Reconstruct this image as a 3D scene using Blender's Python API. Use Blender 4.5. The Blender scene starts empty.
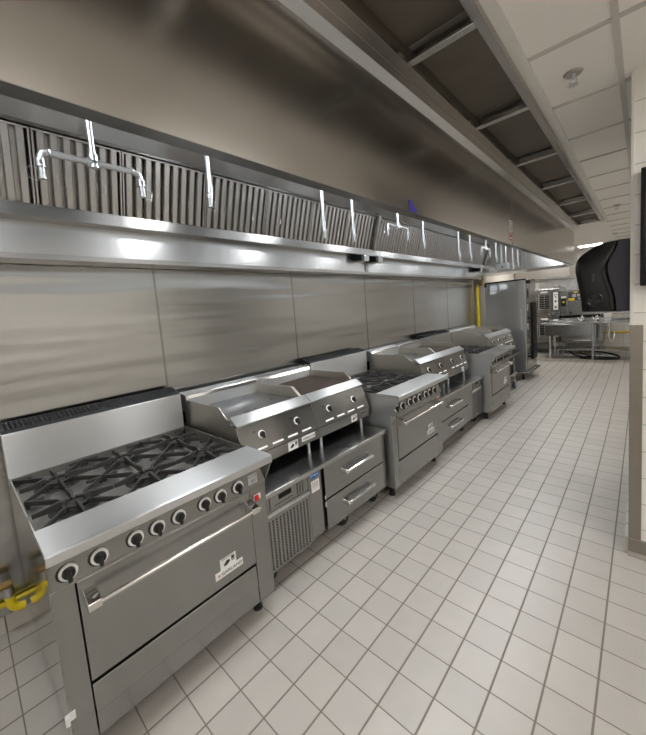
import bpy, math, random
from mathutils import Vector, Matrix
random.seed(7)
C = bpy.context.scene
COL = C.collection
PI = math.pi

# ------------------------------------------------------------------ materials
def nt_new(name):
    m = bpy.data.materials.new(name); m.use_nodes = True
    n = m.node_tree; b = n.nodes['Principled BSDF']
    return m, n, b

def plain(name, col, rough=.5, metal=0., spec=.5, noise=.0, nscale=8.):
    m, n, b = nt_new(name)
    b.inputs['Base Color'].default_value = (*col, 1)
    b.inputs['Roughness'].default_value = rough
    b.inputs['Metallic'].default_value = metal
    b.inputs['Specular IOR Level'].default_value = spec
    if noise:
        tc = n.nodes.new('ShaderNodeTexCoord'); nz = n.nodes.new('ShaderNodeTexNoise')
        nz.inputs['Scale'].default_value = nscale; nz.inputs['Detail'].default_value = 4
        n.links.new(tc.outputs['Object'], nz.inputs['Vector'])
        mx = n.nodes.new('ShaderNodeMix'); mx.data_type = 'RGBA'
        mx.inputs['A'].default_value = (*[c*(1-noise) for c in col], 1)
        mx.inputs['B'].default_value = (*[min(1, c*(1+noise)) for c in col], 1)
        n.links.new(nz.outputs['Fac'], mx.inputs['Factor'])
        n.links.new(mx.outputs['Result'], b.inputs['Base Color'])
    return m

def steel(name, col=(.60, .58, .55), rough=.26, grain=(90, 2, 90), gr=.10, bump=.0, wave=0., wscale=(.5, .5, .5), smudge=.06, aniso=0., tan=(0, 1, 0), cvar=.03):
    """brushed stainless: stretched noise drives roughness, soft waviness drives the bump"""
    m, n, b = nt_new(name)
    b.inputs['Metallic'].default_value = 1
    tc = n.nodes.new('ShaderNodeTexCoord')
    mp = n.nodes.new('ShaderNodeMapping'); mp.inputs['Scale'].default_value = grain
    n.links.new(tc.outputs['Object'], mp.inputs['Vector'])
    nz = n.nodes.new('ShaderNodeTexNoise'); nz.inputs['Scale'].default_value = 3; nz.inputs['Detail'].default_value = 3
    n.links.new(mp.outputs['Vector'], nz.inputs['Vector'])
    sm = n.nodes.new('ShaderNodeTexNoise'); sm.inputs['Scale'].default_value = 3.5; sm.inputs['Detail'].default_value = 5
    n.links.new(tc.outputs['Object'], sm.inputs['Vector'])
    r1 = n.nodes.new('ShaderNodeMapRange'); r1.inputs['To Min'].default_value = rough-gr/2; r1.inputs['To Max'].default_value = rough+gr/2
    n.links.new(nz.outputs['Fac'], r1.inputs['Value'])
    r2 = n.nodes.new('ShaderNodeMapRange'); r2.inputs['To Min'].default_value = -smudge; r2.inputs['To Max'].default_value = smudge
    n.links.new(sm.outputs['Fac'], r2.inputs['Value'])
    ad = n.nodes.new('ShaderNodeMath'); ad.operation = 'ADD'
    n.links.new(r1.outputs['Result'], ad.inputs[0]); n.links.new(r2.outputs['Result'], ad.inputs[1])
    n.links.new(ad.outputs[0], b.inputs['Roughness'])
    mx = n.nodes.new('ShaderNodeMix'); mx.data_type = 'RGBA'
    mx.inputs['A'].default_value = (*[c*(1-cvar) for c in col], 1); mx.inputs['B'].default_value = (*[min(1, c*(1+cvar)) for c in col], 1)
    n.links.new(nz.outputs['Fac'], mx.inputs['Factor']); n.links.new(mx.outputs['Result'], b.inputs['Base Color'])
    if aniso:
        cv = n.nodes.new('ShaderNodeCombineXYZ')
        for i in range(3): cv.inputs[i].default_value = tan[i]
        b.inputs['Anisotropic'].default_value = aniso; b.inputs['Anisotropic Rotation'].default_value = .25
        ge = n.nodes.new('ShaderNodeNewGeometry'); dp = n.nodes.new('ShaderNodeVectorMath'); dp.operation = 'DOT_PRODUCT'
        n.links.new(ge.outputs['True Normal'], dp.inputs[0]); n.links.new(cv.outputs[0], dp.inputs[1])
        ab = n.nodes.new('ShaderNodeMath'); ab.operation = 'ABSOLUTE'; n.links.new(dp.outputs['Value'], ab.inputs[0])
        gt = n.nodes.new('ShaderNodeMath'); gt.operation = 'GREATER_THAN'; gt.inputs[1].default_value = .8; n.links.new(ab.outputs[0], gt.inputs[0])
        mv = n.nodes.new('ShaderNodeMix'); mv.data_type = 'VECTOR'; mv.inputs['B'].default_value = (1, 0, 0)
        n.links.new(cv.outputs[0], mv.inputs['A']); n.links.new(gt.outputs[0], mv.inputs['Factor'])
        n.links.new(mv.outputs['Result'], b.inputs['Tangent'])
    if wave:
        m2 = n.nodes.new('ShaderNodeMapping'); m2.inputs['Scale'].default_value = wscale
        n.links.new(tc.outputs['Object'], m2.inputs['Vector'])
        wz = n.nodes.new('ShaderNodeTexNoise'); wz.inputs['Scale'].default_value = 1; wz.inputs['Detail'].default_value = 1
        n.links.new(m2.outputs['Vector'], wz.inputs['Vector'])
        bp = n.nodes.new('ShaderNodeBump'); bp.inputs['Strength'].default_value = 1; bp.inputs['Distance'].default_value = wave
        n.links.new(wz.outputs['Fac'], bp.inputs['Height'])
        n.links.new(bp.outputs['Normal'], b.inputs['Normal'])
    return m

def grid_tile(name, ax, size, col, grout, gw, rough=.35, off=(0, 0), var=.06, bump=.0015, rough_g=.8, blotch=.05, gs=None):
    """square tiles in object coordinates; ax = two axis letters"""
    m, n, b = nt_new(name)
    tc = n.nodes.new('ShaderNodeTexCoord'); sp = n.nodes.new('ShaderNodeSeparateXYZ')
    n.links.new(tc.outputs['Object'], sp.inputs[0])
    def mth(op, a, bv=None):
        k = n.nodes.new('ShaderNodeMath'); k.operation = op
        for i, v in enumerate((a, bv)):
            if v is None: continue
            if isinstance(v, (int, float)): k.inputs[i].default_value = v
            else: n.links.new(v, k.inputs[i])
        return k.outputs[0]
    ms, fl = [], []
    for i, a in enumerate(ax):
        s = mth('DIVIDE', mth('ADD', sp.outputs[a], -off[i]), size[i])
        f = mth('FRACT', s)
        d = mth('MINIMUM', f, mth('SUBTRACT', 1, f))
        ms.append(mth('MULTIPLY', d, size[i]*(gs[i] if gs else 1))); fl.append(mth('FLOOR', s))
    d = mth('MINIMUM', ms[0], ms[1])
    mr = n.nodes.new('ShaderNodeMapRange'); mr.interpolation_type = 'SMOOTHSTEP'
    mr.inputs['From Min'].default_value = gw*.35; mr.inputs['From Max'].default_value = gw*.75
    n.links.new(d, mr.inputs['Value'])
    cb = n.nodes.new('ShaderNodeCombineXYZ'); n.links.new(fl[0], cb.inputs[0]); n.links.new(fl[1], cb.inputs[1])
    wn = n.nodes.new('ShaderNodeTexWhiteNoise'); n.links.new(cb.outputs[0], wn.inputs['Vector'])
    nz = n.nodes.new('ShaderNodeTexNoise'); nz.inputs['Scale'].default_value = 9; nz.inputs['Detail'].default_value = 6
    n.links.new(tc.outputs['Object'], nz.inputs['Vector'])
    v = mth('ADD', mth('MULTIPLY', wn.outputs['Value'], var), mth('MULTIPLY', nz.outputs['Fac'], blotch))
    v = mth('ADD', v, 1-var/2-blotch/2)
    tcol = n.nodes.new('ShaderNodeMix'); tcol.data_type = 'RGBA'; tcol.blend_type = 'MULTIPLY'
    tcol.inputs['Factor'].default_value = 1; tcol.inputs['A'].default_value = (*col, 1)
    cc = n.nodes.new('ShaderNodeCombineColor')
    for i in range(3): n.links.new(v, cc.inputs[i])
    n.links.new(cc.outputs[0], tcol.inputs['B'])
    mx = n.nodes.new('ShaderNodeMix'); mx.data_type = 'RGBA'
    mx.inputs['A'].default_value = (*grout, 1); n.links.new(tcol.outputs['Result'], mx.inputs['B'])
    n.links.new(mr.outputs['Result'], mx.inputs['Factor'])
    n.links.new(mx.outputs['Result'], b.inputs['Base Color'])
    rr = n.nodes.new('ShaderNodeMapRange'); rr.inputs['To Min'].default_value = rough_g; rr.inputs['To Max'].default_value = rough
    n.links.new(mr.outputs['Result'], rr.inputs['Value']); n.links.new(rr.outputs['Result'], b.inputs['Roughness'])
    bp = n.nodes.new('ShaderNodeBump'); bp.inputs['Strength'].default_value = .6; bp.inputs['Distance'].default_value = bump
    n.links.new(mr.outputs['Result'], bp.inputs['Height']); n.links.new(bp.outputs['Normal'], b.inputs['Normal'])
    return m

def emit(name, col, s):
    m, n, b = nt_new(name)
    b.inputs['Base Color'].default_value = (.8, .8, .8, 1)
    b.inputs['Emission Color'].default_value = (*col, 1); b.inputs['Emission Strength'].default_value = s
    return m

T = .16
M = dict(
    top=steel('worktop_steel', (.50, .50, .49), .20, grain=(30, .8, 30), gr=.03, smudge=.03, aniso=.85),
    tag=plain('marker_tag', (.62, .65, .67), .4),
    ledge=steel('ledge_steel', (.58, .585, .585), .38, grain=(30, .8, 30), gr=.03, smudge=.02, aniso=.9),
    steel=steel('brushed_steel', (.325, .322, .314), .22, grain=(30, .8, 30), gr=.03, smudge=.03, aniso=.8),
    steel_v=steel('brushed_steel_vertical_grain', (.325, .322, .314), .24, grain=(30, 30, .8), gr=.03, smudge=.03, aniso=.6, tan=(0, 0, 1)),
    rside=steel('range_side_steel', (.55, .55, .545), .42, grain=(30, 30, .8), gr=.03, smudge=.03),
    side=steel('side_panel_steel', (.40, .385, .36), .08, grain=(3, 9, 6), gr=.02, smudge=.02, wave=.0015, wscale=(3, 3, 3)),
    hood=steel('hood_steel', (.50, .475, .445), .23, grain=(14, .5, 14), gr=.01, wave=.004, wscale=(1.5, 1.3, 1.2), smudge=.03, aniso=.4, cvar=.01),
    lip=steel('hood_lip_steel', (.38, .365, .35), .22, grain=(10, .5, 10), gr=.02),
    inner=steel('hood_inner_steel', (.64, .64, .635), .22, grain=(14, .5, 14), gr=.02, smudge=.02, wave=.002, wscale=(2, 2, 2), aniso=.8, cvar=.01),
    wall=steel('wall_steel', (.47, .47, .46), .24, grain=(10, 10, .5), gr=.04, wave=.018, wscale=(1, .5, 6.), smudge=.03, cvar=.02, aniso=.85, tan=(0, 0, 1)),
    filt=steel('filter_steel', (.46, .44, .415), .34, grain=(20, 20, 2), gr=.03),
    pipe=steel('galvanized_pipe', (.56, .58, .60), .34, grain=(6, 6, 6), gr=.05),
    guard=plain('corner_guard_steel', (.33, .30, .27), .35, 1.),
    chrome=plain('polished_steel', (.80, .80, .79), .12, 1.),
    plate=steel('griddle_plate', (.24, .245, .25), .30, grain=(12, 1, 12), smudge=.10),
    splash=steel('heat_stained_steel', (.50, .475, .42), .42, grain=(12, 1, 12), smudge=.08),
    iron=plain('cast_iron', (.020, .0185, .0175), .55, .1, noise=.3),
    tray=plain('burner_tray', (.22, .21, .195), .40, .75, noise=.25),
    dark=plain('dark_cavity', (.012, .012, .012), .7),
    black=plain('black_enamel', (.007, .007, .008), .5, 0, .22, noise=.2),
    knob=plain('black_knob', (.010, .010, .011), .30),
    ring=plain('knob_ring', (.86, .86, .84), .35),
    rust=plain('broiler_grate_iron', (.075, .052, .042), .65, .2, noise=.35, nscale=30),
    white=plain('white_label', (.82, .82, .80), .45),
    ink=plain('label_ink', (.03, .03, .04), .6),
    grey_ink=plain('grey_label_ink', (.35, .35, .36), .6),
    red=plain('red_plastic', (.62, .015, .015), .35),
    blue=plain('blue_sticker', (.008, .13, .42), .4),
    film=plain('blue_film', (.06, .055, .45), .4),
    yellow=plain('yellow_paint', (.72, .55, .015), .38, noise=.06),
    brass=plain('aged_brass', (.22, .14, .05), .4, .8, noise=.15),
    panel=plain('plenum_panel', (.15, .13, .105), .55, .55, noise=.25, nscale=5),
    ceil=plain('ceiling_tile', (.90, .865, .81), .9, noise=.03, nscale=120),
    tbar=plain('ceiling_tee', (.60, .57, .53), .6),
    trim=plain('white_trim', (.74, .72, .68), .5),
    plaster=plain('painted_wall', (.66, .62, .55), .8, noise=.03),
    floor=grid_tile('floor_tile', 'XY', (T, T), (.40, .374, .34), (.17, .145, .12), .0068, .34, (0, 0), var=.10, blotch=.16, gs=(1, 1.5)),
    cove=grid_tile('cove_tile', 'YZ', (T, .5), (.50, .47, .42), (.15, .125, .105), .006, .4, (0, -.2)),
    wtile=grid_tile('wall_tile', 'XZ', (.305, .1575), (.84, .82, .78), (.45, .43, .40), .0045, .25, (.071, .01), var=.02, blotch=.02),
    wtile_y=grid_tile('wall_tile_side', 'YZ', (.305, .1575), (.84, .82, .78), (.45, .43, .40), .0045, .25, (1.284, .01), var=.02, blotch=.02),
    gloss_black=plain('gloss_black_plastic', (.006, .006, .007), .20, 0, .38),
    grey_plastic=plain('grey_plastic', (.05, .05, .062), .5, 0, .25, noise=.05),
    screen=plain('screen_black', (.005, .005, .006), .25, 0, .2),
    satin=steel('added_liner_steel', (.68, .68, .675), .55, grain=(10, .5, 10), gr=.02, cvar=.01),
    wheel=plain('glossy_wheel_plastic', (.004, .004, .004), .12, 0, .5),
    rubber=plain('black_rubber', (.012, .012, .012), .6),
    caster=plain('blue_grey_wheel', (.05, .06, .12), .45),
    glass=plain('dark_oven_glass', (.03, .03, .032), .12),
    lamp=emit('lamp_diffuser', (1., .965, .92), 10.),
    farlamp=emit('far_lamp_diffuser', (1., .97, .93), 10.),
    hoodlamp=emit('hood_lamp_lens', (.94, .97, 1.), 56.),
)

# ------------------------------------------------------------------ mesh builder
class MB:
    def __init__(self): self.v = []; self.f = []
    def add(self, vs, fs):
        o = len(self.v); self.v += [tuple(p) for p in vs]; self.f += [tuple(i+o for i in q) for q in fs]; return self
    def box(self, x0, x1, y0, y1, z0, z1):
        x0, x1 = sorted((x0, x1)); y0, y1 = sorted((y0, y1)); z0, z1 = sorted((z0, z1))
        return self.add([(x0,y0,z0),(x1,y0,z0),(x1,y1,z0),(x0,y1,z0),(x0,y0,z1),(x1,y0,z1),(x1,y1,z1),(x0,y1,z1)],
            [(3,2,1,0),(4,5,6,7),(0,1,5,4),(1,2,6,5),(2,3,7,6),(3,0,4,7)])
    def prism(self, poly, axis, a, b):
        """poly in the two other axes (x,z for y; y,z for x; x,y for z)"""
        n = len(poly)
        area = sum(poly[i][0]*poly[(i+1) % n][1]-poly[(i+1) % n][0]*poly[i][1] for i in range(n))
        if area < 0: poly = poly[::-1]
        def pt(p, t):
            return (p[0], t, p[1]) if axis == 'y' else (t, p[0], p[1]) if axis == 'x' else (p[0], p[1], t)
        vs = [pt(p, a) for p in poly]+[pt(p, b) for p in poly]
        flip = (axis == 'y') != (b < a)
        fs = [tuple(range(n))[::-1], tuple(range(n, 2*n))]+[(i, (i+1) % n, n+(i+1) % n, n+i) for i in range(n)]
        if flip: fs = [f[::-1] for f in fs]
        return self.add(vs, fs)
    def cyl(self, p0, p1, r, n=16, r2=None, cap=True):
        p0 = Vector(p0); p1 = Vector(p1); d = (p1-p0).normalized(); r2 = r if r2 is None else r2
        u = d.orthogonal().normalized(); w = d.cross(u)
        vs = []
        for p, rr in ((p0, r), (p1, r2)):
            for i in range(n):
                a = 2*PI*i/n; vs.append(p+(u*math.cos(a)+w*math.sin(a))*rr)
        fs = [(i, (i+1) % n, n+(i+1) % n, n+i) for i in range(n)]
        if cap: fs += [tuple(range(n))[::-1], tuple(range(n, 2*n))]
        return self.add(vs, fs)
    def tube(self, pts, r, n=10):
        pts = [Vector(p) for p in pts]; N = len(pts); vs = []; u = None
        for k, p in enumerate(pts):
            d = (pts[min(k+1, N-1)]-pts[max(k-1, 0)]).normalized()
            u = d.orthogonal().normalized() if u is None else (u-d*u.dot(d)).normalized()
            w = d.cross(u)
            for i in range(n):
                a = 2*PI*i/n; vs.append(p+(u*math.cos(a)+w*math.sin(a))*r)
        fs = [(k*n+i, k*n+(i+1) % n, (k+1)*n+(i+1) % n, (k+1)*n+i) for k in range(N-1) for i in range(n)]
        fs += [tuple(range(n))[::-1], tuple(range((N-1)*n, N*n))]
        return self.add(vs, fs)
    def ring(self, c, axis, R, r, n=20, m=8):
        c = Vector(c); d = Vector(axis).normalized(); u = d.orthogonal().normalized(); w = d.cross(u); vs = []
        for i in range(n):
            a = 2*PI*i/n; e = u*math.cos(a)+w*math.sin(a)
            for j in range(m):
                t = 2*PI*j/m; vs.append(c+e*(R+r*math.cos(t))+d*(r*math.sin(t)))
        fs = [(i*m+j, ((i+1) % n)*m+j, ((i+1) % n)*m+(j+1) % m, i*m+(j+1) % m) for i in range(n) for j in range(m)]
        return self.add(vs, fs)
    def bar(self, p0, p1, w, h, h1=None, w1=None):
        """bar with rectangular section, top along +z; h at p0, h1 at p1"""
        p0 = Vector(p0); p1 = Vector(p1); d = (p1-p0).normalized(); s = d.cross(Vector((0,0,1))).normalized()
        h1 = h if h1 is None else h1; w1 = w if w1 is None else w1; up = Vector((0,0,1)); vs = []
        for p, hh, ww in ((p0, h, w), (p1, h1, w1)):
            vs += [p-s*ww/2, p+s*ww/2, p+s*ww/2*.7+up*hh, p-s*ww/2*.7+up*hh]
        return self.add(vs, [(0,1,2,3),(7,6,5,4),(0,4,5,1),(1,5,6,2),(2,6,7,3),(3,7,4,0)])
    def build(self, name, mat, parent=None, bevel=0., angle=35, seg=2, wn=True):
        me = bpy.data.meshes.new(name); me.from_pydata(self.v, [], self.f); me.validate()
        import bmesh
        b = bmesh.new(); b.from_mesh(me); bmesh.ops.recalc_face_normals(b, faces=b.faces); b.to_mesh(me); b.free()
        me.materials.append(mat)
        for p in me.polygons: p.use_smooth = True
        me.set_sharp_from_angle(angle=math.radians(angle))
        o = bpy.data.objects.new(name, me); COL.objects.link(o)
        if parent: o.parent = parent
        if bevel:
            bv = o.modifiers.new('bevel', 'BEVEL'); bv.width = bevel; bv.segments = seg; bv.limit_method = 'ANGLE'
            bv.angle_limit = math.radians(40)
        if wn: o.modifiers.new('weighted_normal', 'WEIGHTED_NORMAL').keep_sharp = True
        return o

def text(name, s, size, mat, parent, loc, facing='+x', ext=.0006, align='CENTER', shear=0.):
    cu = bpy.data.curves.new(name, 'FONT'); cu.body = s; cu.size = size; cu.extrude = ext; cu.align_x = align; cu.align_y = 'CENTER'; cu.shear = shear
    cu.resolution_u = 3
    tmp = bpy.data.objects.new(name+'_tmp', cu); COL.objects.link(tmp)
    dg = bpy.context.evaluated_depsgraph_get(); dg.update()
    me = bpy.data.meshes.new_from_object(tmp.evaluated_get(dg)); COL.objects.unlink(tmp); bpy.data.objects.remove(tmp)
    R = Matrix(((0,0,1),(1,0,0),(0,1,0))) if facing == '+x' else Matrix(((1,0,0),(0,0,-1),(0,1,0)))
    me.transform(Matrix.Translation(loc) @ R.to_4x4())
    me.materials.clear(); me.materials.append(mat)
    o = bpy.data.objects.new(name, me); COL.objects.link(o)
    if parent: o.parent = parent
    return o

def tag(o, label, cat, group=None):
    o['label'] = label; o['category'] = cat
    if group: o['group'] = group
    return o
def empty(name, loc=(0, 0, 0), label=None, cat=None, group=None):
    o = bpy.data.objects.new(name, None); COL.objects.link(o); o.location = loc; o.empty_display_size = .1
    if label: tag(o, label, cat, group)
    return o
def struct(name, mb, mat, bevel=0.):
    o = mb.build(name, mat, None, bevel); o['kind'] = 'structure'; return o
def copy_tree(o, parent=None):
    c = o.copy(); COL.objects.link(c)
    if parent: c.parent = parent
    for ch in list(o.children): copy_tree(ch, c)
    return c

# ------------------------------------------------------------------ setting
CZ = 2.677          # ceiling height
XW = -2.372         # wall behind the cook line
XR = .071           # aisle face of the right-hand wall
YC = 1.284          # near end of that wall
YB = 10.3           # far wall
struct('floor', MB().box(-2.6, 2.5, -3.7, YB+.3, -.1, 0), M['floor'])
# ceiling: tiles with tee bars
struct('ceiling', MB().box(-.365, 2.5, -3.7, YB+.3, CZ+.006, CZ+.1).box(-2.6, -.70, -3.7, YB+.3, CZ+.006, CZ+.1).box(-.70, -.365, -3.7, YB+.3, CZ+.085, CZ+.1).box(-.70, -.365, 6.0, YB+.3, CZ+.006, CZ+.085), M['ceil'])
tb = MB()
y = .737-.61*7
while y < YB:
    tb.box(-.33, 2.3, y-.012, y+.012, CZ-.001, CZ+.012); y += .61
for x in (.028, .028+.61, .028+1.22, .028+1.83): tb.box(x-.012, x+.012, -3.5, YB, CZ-.0015, CZ+.012)
struct('trim_1', tb, M['tbar'])
struct('trim_2', MB().box(-.338, -.29, -3.5, 6.0, CZ-.003, CZ+.012), M['trim'])
struct('wall_left', MB().box(XW-.15, XW, -3.7, YB+.3, 0, CZ+.05), M['plaster'])
sw = MB()
seams = [-3.4, -2.6, -1.56, -.285, 1.0, 2.19, 3.4, 4.6, 5.82]
for a, b in zip(seams[:-1], seams[1:]): sw.box(XW, XW+.008, a+.0015, b-.0015, .09, 1.955)
struct('trim_3', sw, M['wall'], .001)
struct('trim_4', MB().box(XW, XW+.0115, -3.5, 5.82, .0, .092), M['cove'])
js = MB()
for s in seams[1:]: js.box(XW+.008, XW+.0105, s-.006, s+.006, .093, 1.955)
struct('trim_5', js, M['steel_v'])
struct('trim_6', MB().box(XW, XW+.03, 5.822, 5.87, 0, 2.25), M['filt'])
YE = 2.45           # far end of the short tiled wall block
struct('wall_right', MB().box(XR, XR+.1, YC+.1, YE-.1, 0, CZ+.05), M['wtile_y'])
struct('wall_front', MB().box(XR, 2.3, YC, YC+.1, 0, CZ+.05), M['wtile'])
struct('wall_inner', MB().box(XR, 2.3, YE-.1, YE, 0, CZ+.05), M['wtile'])
struct('wall_back', MB().box(-2.6, 2.45, YB, YB+.15, 0, CZ+.05), M['wtile'])
struct('wall_rear', MB().box(-2.6, 2.5, -3.7, -3.55, 0, CZ+.05), M['wtile'])
struct('wall_side', MB().box(2.3, 2.45, -3.7, YB, 0, CZ+.05), M['wtile_y'])
# corner guard, bead and steel cove base on the near end of the right wall
struct('trim_7', MB().box(XR-.004, XR+.052, YC-.006, YC+.03, .09, 1.36), M['guard'], .002)
struct('trim_8', MB().box(XR-.004, XR+.012, YC-.004, YC+.02, 1.362, CZ), M['trim'], .002)
struct('baseboard_front', MB().prism([(YC-.03, 0), (YC-.03, .004), (YC-.009, .02), (YC-.009, .098), (YC, .102), (YC, 0)], 'x', XR-.005, 2.3), M['guard'])
struct('baseboard_right', MB().box(XR-.02, XR-.0, YC+.002, YE, 0, .1), M['cove'])

# ------------------------------------------------------------------ lights
def troffer(x, y, label, L=1.2, W=.6, m='lamp'):
    t = empty('ceiling_light', (x, y, CZ-.012), label, 'ceiling light', 'recessed ceiling lights')
    fr = MB(); h = .02
    for a in ((-W/2, -W/2+h, -L/2, L/2), (W/2-h, W/2, -L/2, L/2), (-W/2+h, W/2-h, -L/2, -L/2+h), (-W/2+h, W/2-h, L/2-h, L/2)): fr.box(*a, 0, .016)
    fr.build('frame', M['trim'], t)
    MB().box(-W/2+h, W/2-h, -L/2+h, L/2-h, .003, .012).build('diffuser', M[m], t)
    return t
troffer(1.25, -1.2, 'recessed ceiling light over the open floor opposite the first range')
troffer(1.25, .45, 'recessed ceiling light nearest the tiled end wall with the screen')
troffer(-1.65, 7.75, 'added ceiling fill light, out of view behind the end of the long hood', 1.2, .6, 'farlamp')  # added out of view to brighten the far end and aisle walls
troffer(1.3, 4.0, 'recessed ceiling light in the open area behind the short tiled wall')
troffer(1.3, 6.6, 'recessed ceiling light in the open area nearer the far wall')
troffer(.34, -2.9, 'recessed ceiling light behind the camera position')
troffer(-.82, 9.45, 'glowing recessed ceiling light at the far end above the ovens', .5, .5, 'farlamp')

# ------------------------------------------------------------------ exhaust hood
HX = -.82
hood = empty('exhaust_hood', (HX, 2, 2.0), 'long stainless steel exhaust hood hanging over the whole cooking line', 'exhaust hood')
hood_loc = Vector(hood.location)
def hb(mb, name, mat, bevel=0., parent=None):
    o = mb.build(name, mat, None, bevel)
    o.data.transform(Matrix.Translation(-hood_loc)); o.parent = parent or hood
    return o
H0, H1, HE = -2.7, 5.75, 6.68
hb(MB().box(HX-.02, HX, H0, 2.553, 2.075, CZ-.015).box(HX-.02, HX, 2.557, HE, 2.075, CZ-.015), 'front_panel', M['hood'], .001)
hb(MB().prism([(HX+.003, 2.0765), (HX+.003, 2.074), (HX-.044, 2.071), (HX-.044, 2.10), (HX-.042, 2.10), (HX-.042, 2.0765)], 'y', H0, H1+.02), 'front_lip', M['lip'])
hb(MB().box(HX-.026, HX-.0205, H0, H1-.001, 2.10, 2.655), 'added_bright_liner', M['satin'])  # added liner, brightens what the wall cladding reflects
hb(MB().box(HX+.0, HX+.0035, 2.545, 2.566, 2.08, CZ-.06), 'seam_strip', M['hood'])
hb(MB().box(-2.28, HX-.021, H0, H1, 2.662, 2.675), 'top_panel', M['inner'])
hb(MB().prism([(-2.012, 2.566), (-1.875, 2.661), (-1.89, 2.661), (-2.022, 2.573)], 'y', H0, H1), 'upper_back_panel', M['inner'])
hb(MB().box(-2.20, -2.175, H0, H1+.02, 1.986, 2.149), 'rear_standoff', M['inner'])
hb(MB().box(XW+.009, -2.172, H0, H1+.02, 1.958, 1.985), 'rear_flange', M['lip'])
hb(MB().box(-2.28, HX-.021, H1, H1+.02, 2.045, 2.66), 'end_panel', M['inner'])
hb(MB().box(-2.28, HX-.021, H1+.021, HE, 2.05, 2.66), 'end_enclosure', M['hood'])
hb(MB().box(-2.31, -2.30, H0, H1, 2.15, 2.661), 'back_panel', M['filt'])
# gutter under the filters
hb(MB().prism([(-2.10, 2.212), (-2.085, 2.212), (-2.085, 2.150), (-2.30, 2.150), (-2.30, 2.162), (-2.10, 2.162)], 'y', H0, H1-.001), 'grease_gutter', M['steel'])
hb(MB().prism([(-2.03, 2.5545), (-2.005, 2.572), (-2.005, 2.5545)], 'y', H0, H1-.001), 'filter_rail', M['steel'])
for yy in (2.012, 5.70):
    d = MB().prism([(-2.09, 2.17), (-1.98, 2.56), (-2.03, 2.56), (-2.14, 2.17)], 'y', yy, yy+.045)
    hb(d, 'section_divider', M['steel'])
hb(MB().box(-2.174, -2.162, 1.96, 2.01, 1.988, 2.149), 'joint_strip', M['steel'])
# conduit and junction box on the end panel
cd = MB().cyl((-1.80, H1-.025, 2.17), (-1.80, H1-.025, 2.66), .014, 10).cyl((-1.72, H1-.02, 2.17), (-1.72, H1-.02, 2.66), .008, 8)
cdo = hb(cd, 'conduit', M['pipe'])
jb = MB().box(-1.87, -1.68, H1-.07, H1-.001, 2.09, 2.2)
jbo = hb(jb, 'junction_box', M['pipe'], .004)
hb(MB().cyl((-1.77, H1-.073, 2.135), (-1.77, H1-.07, 2.135), .015, 12), 'knockout_plug', M['dark'], 0, jbo)
# labels and leftover blue film on the outside
hb(MB().box(HX, HX+.0045, 2.425, 2.535, 2.195, 2.30), 'grey_label', M['white'])
gl = MB()
for k in range(4): gl.box(HX+.0045, HX+.0052, 2.44, 2.52, 2.205+k*.023, 2.205+k*.023+.012)
hb(gl, 'label_print', M['grey_ink'])
hb(MB().box(HX, HX+.0045, 2.42, 2.535, 2.105, 2.175), 'warning_label', M['white'])
hb(MB().box(HX+.0045, HX+.0052, 2.43, 2.525, 2.143, 2.17).box(HX+.0045, HX+.0052, 2.43, 2.525, 2.11, 2.128), 'warning_label_red', M['red'])
hb(MB().prism([(.492, 2.14), (.515, 2.145), (.548, 2.112), (.575, 2.103), (.575, 2.082), (.50, 2.082)], 'x', HX, HX+.002), 'film_remnant', M['film'])

# hood lamps recessed in the top panel (above and behind the front lip)
hl_lab = ['recessed hood light above the left end of the first range', 'recessed hood light above the first griddle', 'recessed hood light above the second range',
    'recessed hood light above the second charbroiler', 'recessed hood light above the third range', 'recessed hood light nearest the far end panel of the hood']
for yy, lb in zip((-1.3, .0, 1.25, 2.57, 3.85, 5.15), hl_lab):
    L = .34
    t = empty('hood_light', (-1.20, yy, 2.64), lb, 'hood light', 'recessed hood lights')
    fr = MB()
    for a in ((-.17, -.15, -L/2, L/2), (.15, .17, -L/2, L/2), (-.15, .15, -L/2, -L/2+.02), (-.15, .15, L/2-.02, L/2)): fr.box(*a, 0, .021)
    fr.build('frame', M['steel'], t)
    MB().box(-.15, .15, -L/2+.02, L/2-.02, .006, .018).build('lens', M['hoodlamp'], t)

# baffle filters, each one a thing that lifts out
FA = math.atan2(.345, .11)
def make_filter(w):
    """flat in local (x along the slope, y along the hood), then tilted"""
    L = .378; pitch = .056; n = max(3, int(round((w-.02)/pitch)))
    root = empty('grease_filter', (0, 0, 0))
    fr = MB().box(0, L, 0, .008, -.004, .045).box(0, L, w-.008, w, -.004, .045).box(0, .008, .008, w-.008, -.004, .045).box(L-.008, L, .008, w-.008, -.004, .045)
    fr.build('frame', M['filt'], root)
    bf = MB(); p = (w-.016)/n
    for k in range(n):
        c = .008+p*(k+.5); h = p*.30
        bf.prism([(c-h, .026), (c-h, .004), (c-h*.80, 0), (c+h*.80, 0), (c+h, .004), (c+h, .026)], 'x', .009, L-.009)
        e = c+p*.5
        if k < n-1: bf.prism([(e-h*1.3, .046), (e-h*1.3, .042), (e+h*1.3, .042), (e+h*1.3, .046)], 'x', .009, L-.009)
    bf.build('baffles', M['filt'], root, 0)
    for s in (.27, .73):
        hd = MB().tube([(L*.5, w*s-.016, -.001), (L*.5-.01, w*s-.02, -.012), (L*.5-.045, w*s-.018, -.016), (L*.5-.062, w*s, -.016), (L*.5-.045, w*s+.018, -.016), (L*.5-.01, w*s+.02, -.012), (L*.5, w*s+.016, -.001)], .0018, 6)
        hd.build('handle', M['pipe'], root)
    root.rotation_euler = (0, -FA, 0)
    return root
edges = [-1.42, -.911, -.515, -.003, .508, 1.018, 1.522, 2.008]
e2 = [2.062+i*(5.696-2.062)/7 for i in range(8)]
protos = {}
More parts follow.
